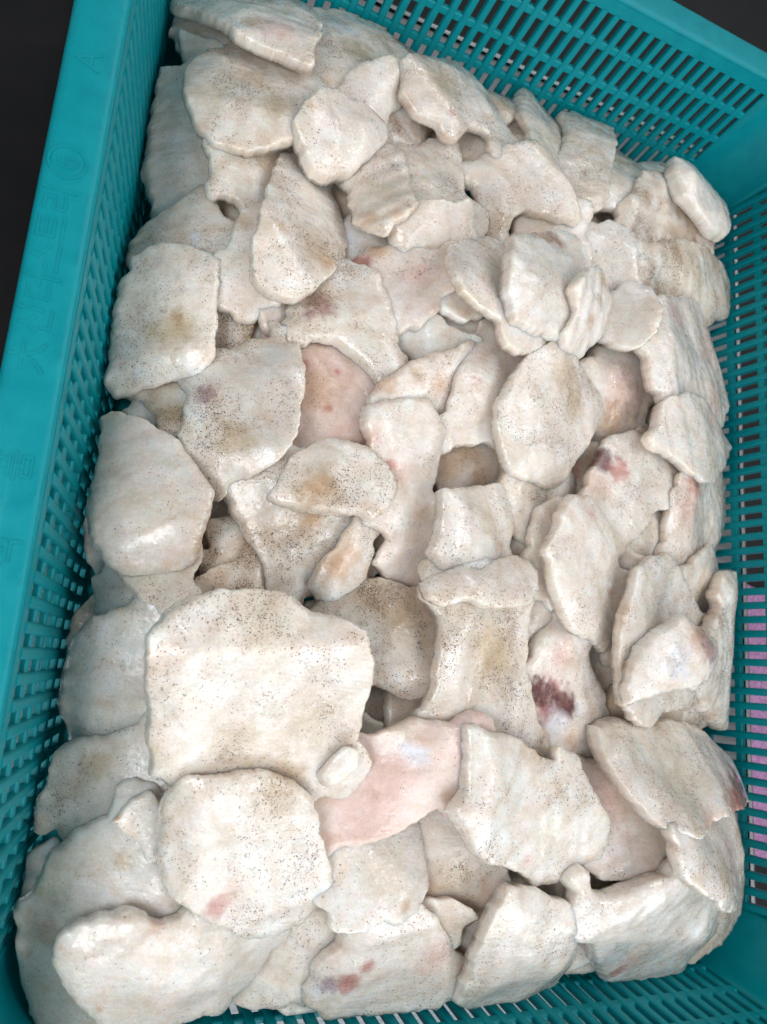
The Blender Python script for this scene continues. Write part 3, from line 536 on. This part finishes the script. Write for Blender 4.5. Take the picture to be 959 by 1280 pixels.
PAL = dict(b=(.11, .008, .016), r=(.48, .13, .11), p=(.76, .47, .42), o=(.60, .36, .20), t=(.50, .34, .17), s=(.78, .79, .85), y=(.70, .56, .30), k=(.09, .035, .03), m=(.24, .06, .10), u=(.42, .19, .11), g=(.62, .66, .68))
AMT = dict(b=.95, r=.75, p=.55, o=.6, t=.55, s=.8, y=.24, k=.95, m=.6, u=.85, g=.5)
CREAM = np.array((.875, .815, .765)); GREY = np.array((.80, .80, .79)); PINKC = np.array((.74, .535, .485)); TAN = np.array((.46, .315, .18))
def px_world(x, y, z0):
    for _ in range(3):
        w = unproject(x, y, z0); z0 = float(heap(w[0], w[1])) + 0.4
    return unproject(x, y, z0)
ALL = []
def sstep(v):
    v = max(0.0, min(1.0, v)); return v * v * (3 - 2 * v)
def make_piece(poly_px, look, label, seed, world_poly=None, group=None):
    t = (.26 + .38 * look.get('t', 1.0)) if look.get('t', 1.0) < 1.35 else .60 * look.get('t', 1.0)
    small = False
    if world_poly is None:
        px = tuck(look['i'])
        zz = np.full(len(px), -5.0)
        for it in range(5):
            xy = np.array([unproject(p[0], p[1], z)[:2] for p, z in zip(px, zz)])
            if it: keep_in(xy, zz)
            if it == 0: zz = heap(xy[:, 0], xy[:, 1]); continue
            folds = fold_fn(look, zz.mean(), xy)
            Bf, win, sx, sy, mk = rest(xy, t, look, folds)
            f = sampler(Bf, sx[0, 0], sy[0, 0])
            zz = 0.5 * zz + 0.5 * (f(xy[:, 0], xy[:, 1]) + 0.45 * t)
        poly = xy
    else:
        poly = world_poly; folds = None
    poly = resample(poly, 0.13)
    # torn, uneven cut edge
    nx_ = np.roll(poly, -1, 0) - np.roll(poly, 1, 0); nrm = np.stack([nx_[:, 1], -nx_[:, 0]], 1); nrm /= np.linalg.norm(nrm, axis=1)[:, None] + 1e-9
    size = math.sqrt(max(.2, (np.ptp(poly[:, 0])) * np.ptp(poly[:, 1])))
    amp = min(1.0, size / 4)
    jit = np.array([0.15 * noise.noise((x * 1.1, y * 1.1, seed)) + 0.06 * noise.noise((x * 2.7, y * 2.7, seed + 9.)) + 0.045 * noise.noise((x * 9.5, y * 9.5, seed + 19.)) for x, y in poly]) * amp
    poly = poly + nrm * jit[:, None]
    if world_poly is None: keep_in(poly, np.full(len(poly), float(np.mean(zz))))
    Bf, win, sx, sy, mk = rest(poly, t, look, folds)
    und = sampler(Bf, sx[0, 0], sy[0, 0])
    area_ = abs(np.sum(poly[:, 0] * np.roll(poly[:, 1], -1) - poly[:, 1] * np.roll(poly[:, 0], -1))) / 2
    er = min(0.13, 0.08 * math.sqrt(area_))
    ang = (seed * 2.399) % math.pi; ca, sa = math.cos(ang), math.sin(ang)
    rid = look.get('rid'); dm = float(dom0(poly)); dk = 0.04 * min(5.5, math.sqrt(area_))
    def top(x, y, d):
        vr = np.array([max(.35, 1.1 + 1.9 * noise.noise((a * .33, b * .33, seed + 60))) for a, b in zip(x, y)])
        q = np.clip(d / (er * vr), 0, 1); eh = np.clip(0.68 - 0.5 * (vr - 1.1), .30, .88); pr = eh + (0.90 - eh) * np.sqrt(1 - (1 - q) ** 2) + 0.10 * np.clip(d / 1.6, 0, 1)
        n1 = np.array([noise.noise((a * .36, b * .36, seed)) for a, b in zip(x, y)])
        n2 = np.array([noise.noise(((a * ca + b * sa) * .55, (-a * sa + b * ca) * 1.7, seed + 3)) for a, b in zip(x, y)])
        n3 = np.array([noise.noise((a * 3.1, b * 3.1, seed + 5)) for a, b in zip(x, y)])
        z = und(x, y) + t * pr + dk * (1 - (1 - np.clip(d / (1.15 * dm), 0, 1)) ** 2) - .35 * dk + (0.22 * n1 + 0.06 * n2) * np.clip(d / 1.2, 0.15, 1) * amp + 0.022 * n3
        if rid:
            wv = unproject(0, 0, -5); z = z + rid[0] * np.abs(np.sin((x * ca + y * sa) * 3.4)) * np.clip(d / .3, 0, 1) * 1.6
        return z
    if look.get('ghost'):
        mk2 = inside(sx, sy, poly); i0, i1, j0, j1 = win
        sub = HM[j0:j1, i0:i1]; sub[mk2] = np.maximum(sub[mk2], top(sx[mk2], sy[mk2], bdist(sx[mk2], sy[mk2], poly))); return None
    # mesh
    st = 0.21 if area_ > 4 else 0.15
    x0, y0 = poly.min(0); x1, y1 = poly.max(0)
    gx = np.arange(x0, x1, st); gy = np.arange(y0, y1, st * .87)
    if len(gx) < 2 or len(gy) < 2: return None
    ax, ay = np.meshgrid(gx, gy); ax = ax + (np.arange(len(gy)) % 2)[:, None] * st / 2
    ax = ax.ravel(); ay = ay.ravel()
    rr = np.random.RandomState(int(seed * 10) + 1); ax = ax + rr.uniform(-.25, .25, ax.shape) * st; ay = ay + rr.uniform(-.25, .25, ay.shape) * st
    dd = bdist(ax, ay, poly); ok = inside(ax, ay, poly) & (dd > .09)
    ok &= dd > .19
    tg_ = np.roll(poly, -1, 0) - np.roll(poly, 1, 0); nr_ = np.stack([-tg_[:, 1], tg_[:, 0]], 1); nr_ /= np.linalg.norm(nr_, axis=1)[:, None] + 1e-9
    if np.sum(poly[:, 0] * np.roll(poly[:, 1], -1) - poly[:, 1] * np.roll(poly[:, 0], -1)) < 0: nr_ = -nr_
    rg = poly + nr_ * .085; rk = inside(rg[:, 0], rg[:, 1], poly) & (bdist(rg[:, 0], rg[:, 1], poly) > .065)
    ip = np.vstack([rg[rk], np.stack([ax[ok], ay[ok]], 1)]); nb = len(poly)
    pts = [Vector((float(a), float(b))) for a, b in np.vstack([poly, ip])]
    ov, oe, of, _, _, _ = delaunay_2d_cdt(pts, [(i, (i + 1) % nb) for i in range(nb)], [list(range(nb))], 1, 1e-5)
    V = np.array([(v.x, v.y) for v in ov]); n = len(V)
    D = bdist(V[:, 0], V[:, 1], poly)
    Z = top(V[:, 0], V[:, 1], D)
    q = np.clip(D / er, 0, 1); ZB = np.minimum(und(V[:, 0], V[:, 1]) - 0.28 * t, Z - 0.08 * t)
    ec = {}
    for f in of:
        for a, b in zip(f, list(f[1:]) + [f[0]]): ec[(a, b)] = 1
    bd = [(a, b) for (a, b) in ec if (b, a) not in ec]
    # sides get a bulged middle ring
    bi = sorted({a for e_ in bd for a in e_}); mid = {a: 2 * n + i for i, a in enumerate(bi)}
    cen = V.mean(0)
    on = np.zeros((n, 2))
    for a, b in bd:
        e_ = V[b] - V[a]; nn = np.array([e_[1], -e_[0]]); nn /= np.linalg.norm(nn) + 1e-9; on[a] += nn; on[b] += nn
    mv = []
    for a in bi:
        o_ = on[a] / (np.linalg.norm(on[a]) + 1e-9) * 0.04 * t; mv.append((V[a, 0] + o_[0], V[a, 1] + o_[1], .5 * (Z[a] + ZB[a])))
    org = np.array([cen[0], cen[1], float(ZB.min())])
    P3 = np.vstack([np.c_[V, Z], np.c_[V, ZB], np.array(mv)])
    fs = [tuple(f) for f in of] + [tuple(n + a for a in reversed(f)) for f in of]
    for a, b in bd:
        fs.append((b, a, mid[a], mid[b])); fs.append((mid[b], mid[a], n + a, n + b))
    me = mesh('fish_piece', (P3 - org) * U, fs, True)
    # colour
    XY = np.vstack([V, V, V[bi]]); DD = np.r_[D, D, D[bi]] ; isb = np.r_[np.zeros(n), np.ones(n), np.zeros(len(bi))]
    tint = random.Random(int(seed * 31)); tw, tg = tint.uniform(-.05, .05), tint.uniform(0, .35)
    C = np.zeros((len(XY), 3)); ST = np.zeros(len(XY))
    spots = []
    for s_ in [x for x in look.get('s', '').split(';') if x]:
        k_, sx_, sy_, r_ = s_.split(); 
        w = px_world(float(sx_), float(sy_), float(Z.mean())); w2 = px_world(float(sx_) + float(r_), float(sy_), float(Z.mean()))
        spots.append((k_, w[0], w[1], max(.1, float(np.hypot(*(w2 - w)[:2]))) * (1.1 if k_ in 'bkm' else .95)))
    base0 = CREAM * (1 - tg) + GREY * tg if look.get('c') != 'grey' else GREY * .8 + CREAM * .2
    pk, tn = look.get('pk', 0), look.get('tn', 0) + .03 * min(6, look.get('p', 6))
    for i, (x, y) in enumerate(XY):
        if isb[i]: C[i] = C[i - n]; continue
        a = noise.noise((x * .5, y * .5, seed + 2)); b = noise.noise((x * 1.4, y * 1.4, seed + 7)); e = noise.noise((x * 4., y * 4., seed + 11))
        c = base0 * (1 + .07 * a + .05 * b + tw)
        c = c * np.array((1 + .03 * b, 1 - .015 * b, 1 - .03 * b + .03 * a))
        c = c * (1 - .10 * max(0, a)) + GREY * (.10 * max(0, a))
        wpk = min(.85, max(0, pk * (.75 + .6 * a + .2 * b)) + max(0, .10 * b + .05)); c = c * (1 - wpk) + PINKC * wpk
        wy = max(0, .22 * noise.noise((x * .7, y * .7, seed + 21))); c = c * (1 - wy) + np.array(PAL['y']) * wy
        ws = max(0, tn * (.45 + .7 * a + .5 * b)) ; stn = ws
        for k_, wx, wy_, r_ in spots:
            dq = math.hypot(x - wx, y - wy_) / r_ + .5 * b + .45 * e
            wgt = AMT[k_] * sstep((1.3 - dq) / (1.1 if k_ in 'typo' else .75))
            if wgt > 0:
                wgt = min(wgt, .97); c = c * (1 - wgt) + np.array(PAL[k_]) * (1 + .2 * e) * wgt
                if k_ == 't': stn += wgt * .9
        ed = .06 * max(0, 1 - DD[i] / .7); c = c * (1 - ed) + np.array((.64, .57, .42)) * ed
        wt = min(.7, ws * .85); c = c * (1 - wt) + TAN * wt
        C[i] = np.clip(c, .005, .9); ST[i] = min(1, stn)
    ca_ = me.color_attributes.new('Col', 'FLOAT_COLOR', 'POINT'); ca_.data.foreach_set('color', np.c_[C, np.ones(len(C))].ravel())
    sa_ = me.attributes.new('Stain', 'FLOAT', 'POINT'); sa_.data.foreach_set('value', ST)
    o = link('fish_piece', me, FISH, None, label, 'fish piece', group or 'raw white fish pieces heaped in the basket')
    o.location = Vector(org) * U
    # the new top becomes ground for the next pieces
    i0, i1, j0, j1 = win
    mk2 = inside(sx, sy, poly)
    if mk2.any():
        zt = top(sx[mk2], sy[mk2], bdist(sx[mk2], sy[mk2], poly))
        sub = HM[j0:j1, i0:i1]; sub[mk2] = np.maximum(sub[mk2], zt)
    ALL.append((o, org, poly, V, Z, [tuple(f) for f in of], ST[:n], look, seed))
    return o
def tuck(i):
    # the outline runs on beneath every neighbour that lies over this piece
    px = resample(OUT[i], 5.0); ar = np.sum(px[:, 0] * np.roll(px[:, 1], -1) - px[:, 1] * np.roll(px[:, 0], -1))
    tg = np.roll(px, -2, 0) - np.roll(px, 2, 0); nm = np.stack([tg[:, 1], -tg[:, 0]], 1) * (1 if ar > 0 else -1)
    nm /= np.linalg.norm(nm, axis=1)[:, None] + 1e-9
    hit = np.zeros(len(px), bool)
    lo, hi = px.min(0) - 20, px.max(0) + 20
    for j in range(i + 1, len(OUT)):
        q = OUT[j]
        if (q.max(0) < lo).any() or (q.min(0) > hi).any(): continue
        for k in (-3, 3, 8): 
            w = px + nm * k; hit |= inside(w[:, 0], w[:, 1], q)
    sz = math.sqrt(abs(ar) / 2); pu = hit * min(24.0, 0.28 * sz)
    kz = 2; pu = sum(np.roll(pu, s_) for s_ in range(-kz, kz + 1)) / (2 * kz + 1)
    return resample(px + nm * pu[:, None], 5.0)
OUT = [np.array(chaikin([tuple(map(float, q.split(','))) for q in pp.split()], 0)) for pp, _, _ in P]
def dom0(poly):
    c_ = poly.mean(0)[None]; return max(.4, float(bdist(c_[:, 0], c_[:, 1], poly)[0]))
def fold_fn(look, z, poly):
    fl = []
    c0 = poly.mean(0); sz = math.sqrt(np.ptp(poly[:, 0]) * np.ptp(poly[:, 1]))
    if sz > 3.2 and 'nf' not in look:
        fr = random.Random(look['i'] * 7 + 1)
        an = fr.uniform(0, 6.283)
        for q_ in range(1 + (sz > 4.2) + (sz > 5.5)):
            n_ = np.array([math.cos(an), math.sin(an)])
            if q_ == 0: fl.append((c0 + n_ * sz * fr.uniform(-.05, .14), n_, fr.uniform(.08, .26)))
            else: fl.append((c0 + n_ * sz * fr.uniform(.22, .36), n_, fr.uniform(.25, .55)))
            an += fr.uniform(1.4, 2.6)
    for x1, y1, x2, y2, x3, y3, k in look.get('d', ()):
        a = unproject(x1, y1, z)[:2]; b = unproject(x2, y2, z)[:2]; c = unproject(x3, y3, z)[:2]
        n_ = np.array([-(b - a)[1], (b - a)[0]]); n_ /= np.linalg.norm(n_)
        if (c - a) @ n_ < 0: n_ = -n_
        fl.append((a, n_, k))
    def f(x, y):
        r = np.zeros(np.shape(x))
        for a, n_, k in fl:
            s = (np.asarray(x) - a[0]) * n_[0] + (np.asarray(y) - a[1]) * n_[1]
            r = r + k * np.where(s > .16, s, np.where(s > -.16, (s + .16) ** 2 / .64, 0))
        return r
    return f

# lower layer of the heap: it carries the upper pieces; only those that show in gaps become objects
LOW = {4: "dim fish edge between the upright pale slab and the pink seamed piece at the front",
 5: "shaded fish edge low in the front right corner of the basket",
 12: "shaded fish edge against the left wall behind the blocky grey white piece",
 13: "shaded fish piece in the notch between the huge block and the rounded peppered piece",
 14: "dim fish piece in the dark hole above the smooth pink fillet",
 18: "dim fish bit in the hole right of the large plain white piece",
 23: "dim fish sliver behind the tall straight edged slab at right",
 30: "dim fish sliver above the broad piece with the ochre stain",
 35: "dim fish sliver below the blocky pink faced piece at right",
 36: "dim fish piece in the hole right of the wet triangular piece",
 37: "dim fish bit between the tall peppered slab and the ridged cream piece",
 46: "dim fish piece in the hole below the rectangular ragged slab at back right",
 50: "dim fish sliver under the sharp winged piece"}
br = random.Random(5); k = 0
for jy in range(9):
    for ix in range(6):
        cx = -16.0 + 6.5 * ix + br.uniform(-1.4, 1.4); cy = -24 + 6.1 * jy + br.uniform(-1.4, 1.4); r = br.uniform(3.2, 4.4); ph = br.uniform(0, 6)
        pl = np.array([(cx + r * (1 + .22 * math.sin(2 * a + ph) + .12 * math.sin(5 * a + 2 * ph)) * math.cos(a), cy + r * (1 + .18 * math.cos(3 * a + ph)) * math.sin(a)) for a in np.linspace(0, 2 * math.pi, 22, endpoint=False)])
        keep_in(pl, np.full(len(pl), -10.0))
        deep = k not in LOW and ix >= 4 and 1 <= jy <= 6        # wholly covered ones by the right wall, there for a view from the side
        make_piece(None, dict(t=.95, p=0 if deep else 9, tn=.55, pk=.12, ghost=k not in LOW and not deep), LOW.get(k, 'fish piece wholly covered by the upper pieces of the heap'), 200.0 + k, pl, 'covered fish pieces deep in the heap' if deep else None); k += 1
for i, (poly, label, look) in enumerate(P):
    look['i'] = i
    make_piece(poly, look, label, 3.0 + i * 1.7)

# ------------------------------------------------------------------ pepper grains lying on the exposed flesh
HF = sampler(HM, GX[0], GY[0])
GV = []
for k in range(6):
    r_ = random.Random(k); GV.append([np.array((math.cos(a) * r_.uniform(.7, 1.2), math.sin(a) * r_.uniform(.45, .8), 0)) for a in (0.2, 1.5, 2.6, 3.9, 5.2)])
pr = np.random.RandomState(3); NG = 0
for o, org, poly, V, Z, fs, ST, look, seed in ALL:
    T = np.array([f for f in fs if len(f) == 3]); p = look.get('p', 6)
    if len(T) == 0 or p <= 0: continue
    a, b, c = V[T[:, 0]], V[T[:, 1]], V[T[:, 2]]
    ar = np.abs((b[:, 0] - a[:, 0]) * (c[:, 1] - a[:, 1]) - (b[:, 1] - a[:, 1]) * (c[:, 0] - a[:, 0])) / 2
    cen = (a + b + c) / 3
    cl = np.array([max(.02, .5 + 2.6 * noise.noise((x * .5, y * .5, seed + 40)) + 1.1 * noise.noise((x * 1.8, y * 1.8, seed + 44))) for x, y in cen])
    den = p * 3.1 * cl * (1 + 2.2 * ST[T].mean(1))
    cnt = pr.poisson(den * ar)
    vv, ff, cc = [], [], []
    for ti in np.nonzero(cnt)[0]:
        ia, ib, ic = T[ti]; pa, pb, pc = [np.array((V[q][0], V[q][1], Z[q])) for q in (ia, ib, ic)]
        n3 = np.cross(pb - pa, pc - pa); n3 /= np.linalg.norm(n3) + 1e-9
        if n3[2] < 0: n3 = -n3
        for _ in range(cnt[ti]):
            u, v = pr.rand(2)
            if u + v > 1: u, v = 1 - u, 1 - v
            q = pa + (pb - pa) * u + (pc - pa) * v
            if HF(q[0], q[1]) > q[2] + .25: continue
            s = 0.0165 + 0.033 * pr.rand() ** 1.8
            th = pr.rand() * 6.283; e1 = np.cross(n3, (0, 1, .01)); e1 /= np.linalg.norm(e1); e2 = np.cross(n3, e1)
            d1 = e1 * math.cos(th) + e2 * math.sin(th); d2 = -e1 * math.sin(th) + e2 * math.cos(th)
            g = GV[pr.randint(6)]; k0 = len(vv)
            for w in g: vv.append((q + (d1 * w[0] + d2 * w[1]) * s - n3 * s * .15 - org) * U)
            vv.append((q + n3 * s * .62 - org) * U)
            ff += [(k0 + j, k0 + (j + 1) % 5, k0 + 5) for j in range(5)]
            m_ = pr.rand(); cb = (.055, .037, .024) if m_ < .36 else ((.14, .083, .04) if m_ < .78 else (.30, .19, .095))
            cc += [cb + (1,)] * 6
    if not vv: continue
    NG += len(vv) // 6
    me = mesh('pepper_grains', vv, ff); 
    if len(me.vertices) == len(cc):
        ca_ = me.color_attributes.new('Col', 'FLOAT_COLOR', 'POINT'); ca_.data.foreach_set('color', np.array(cc, float).ravel())
    link('pepper_grains', me, PEPPER, o, kind='stuff')
print('ZDEV', np.mean([z.mean() - heap(v[:,0],v[:,1]).mean() for _,_,_,v,z,*_ in ALL[40:]]))
print('GRAINS', NG, 'PIECES', len(ALL))
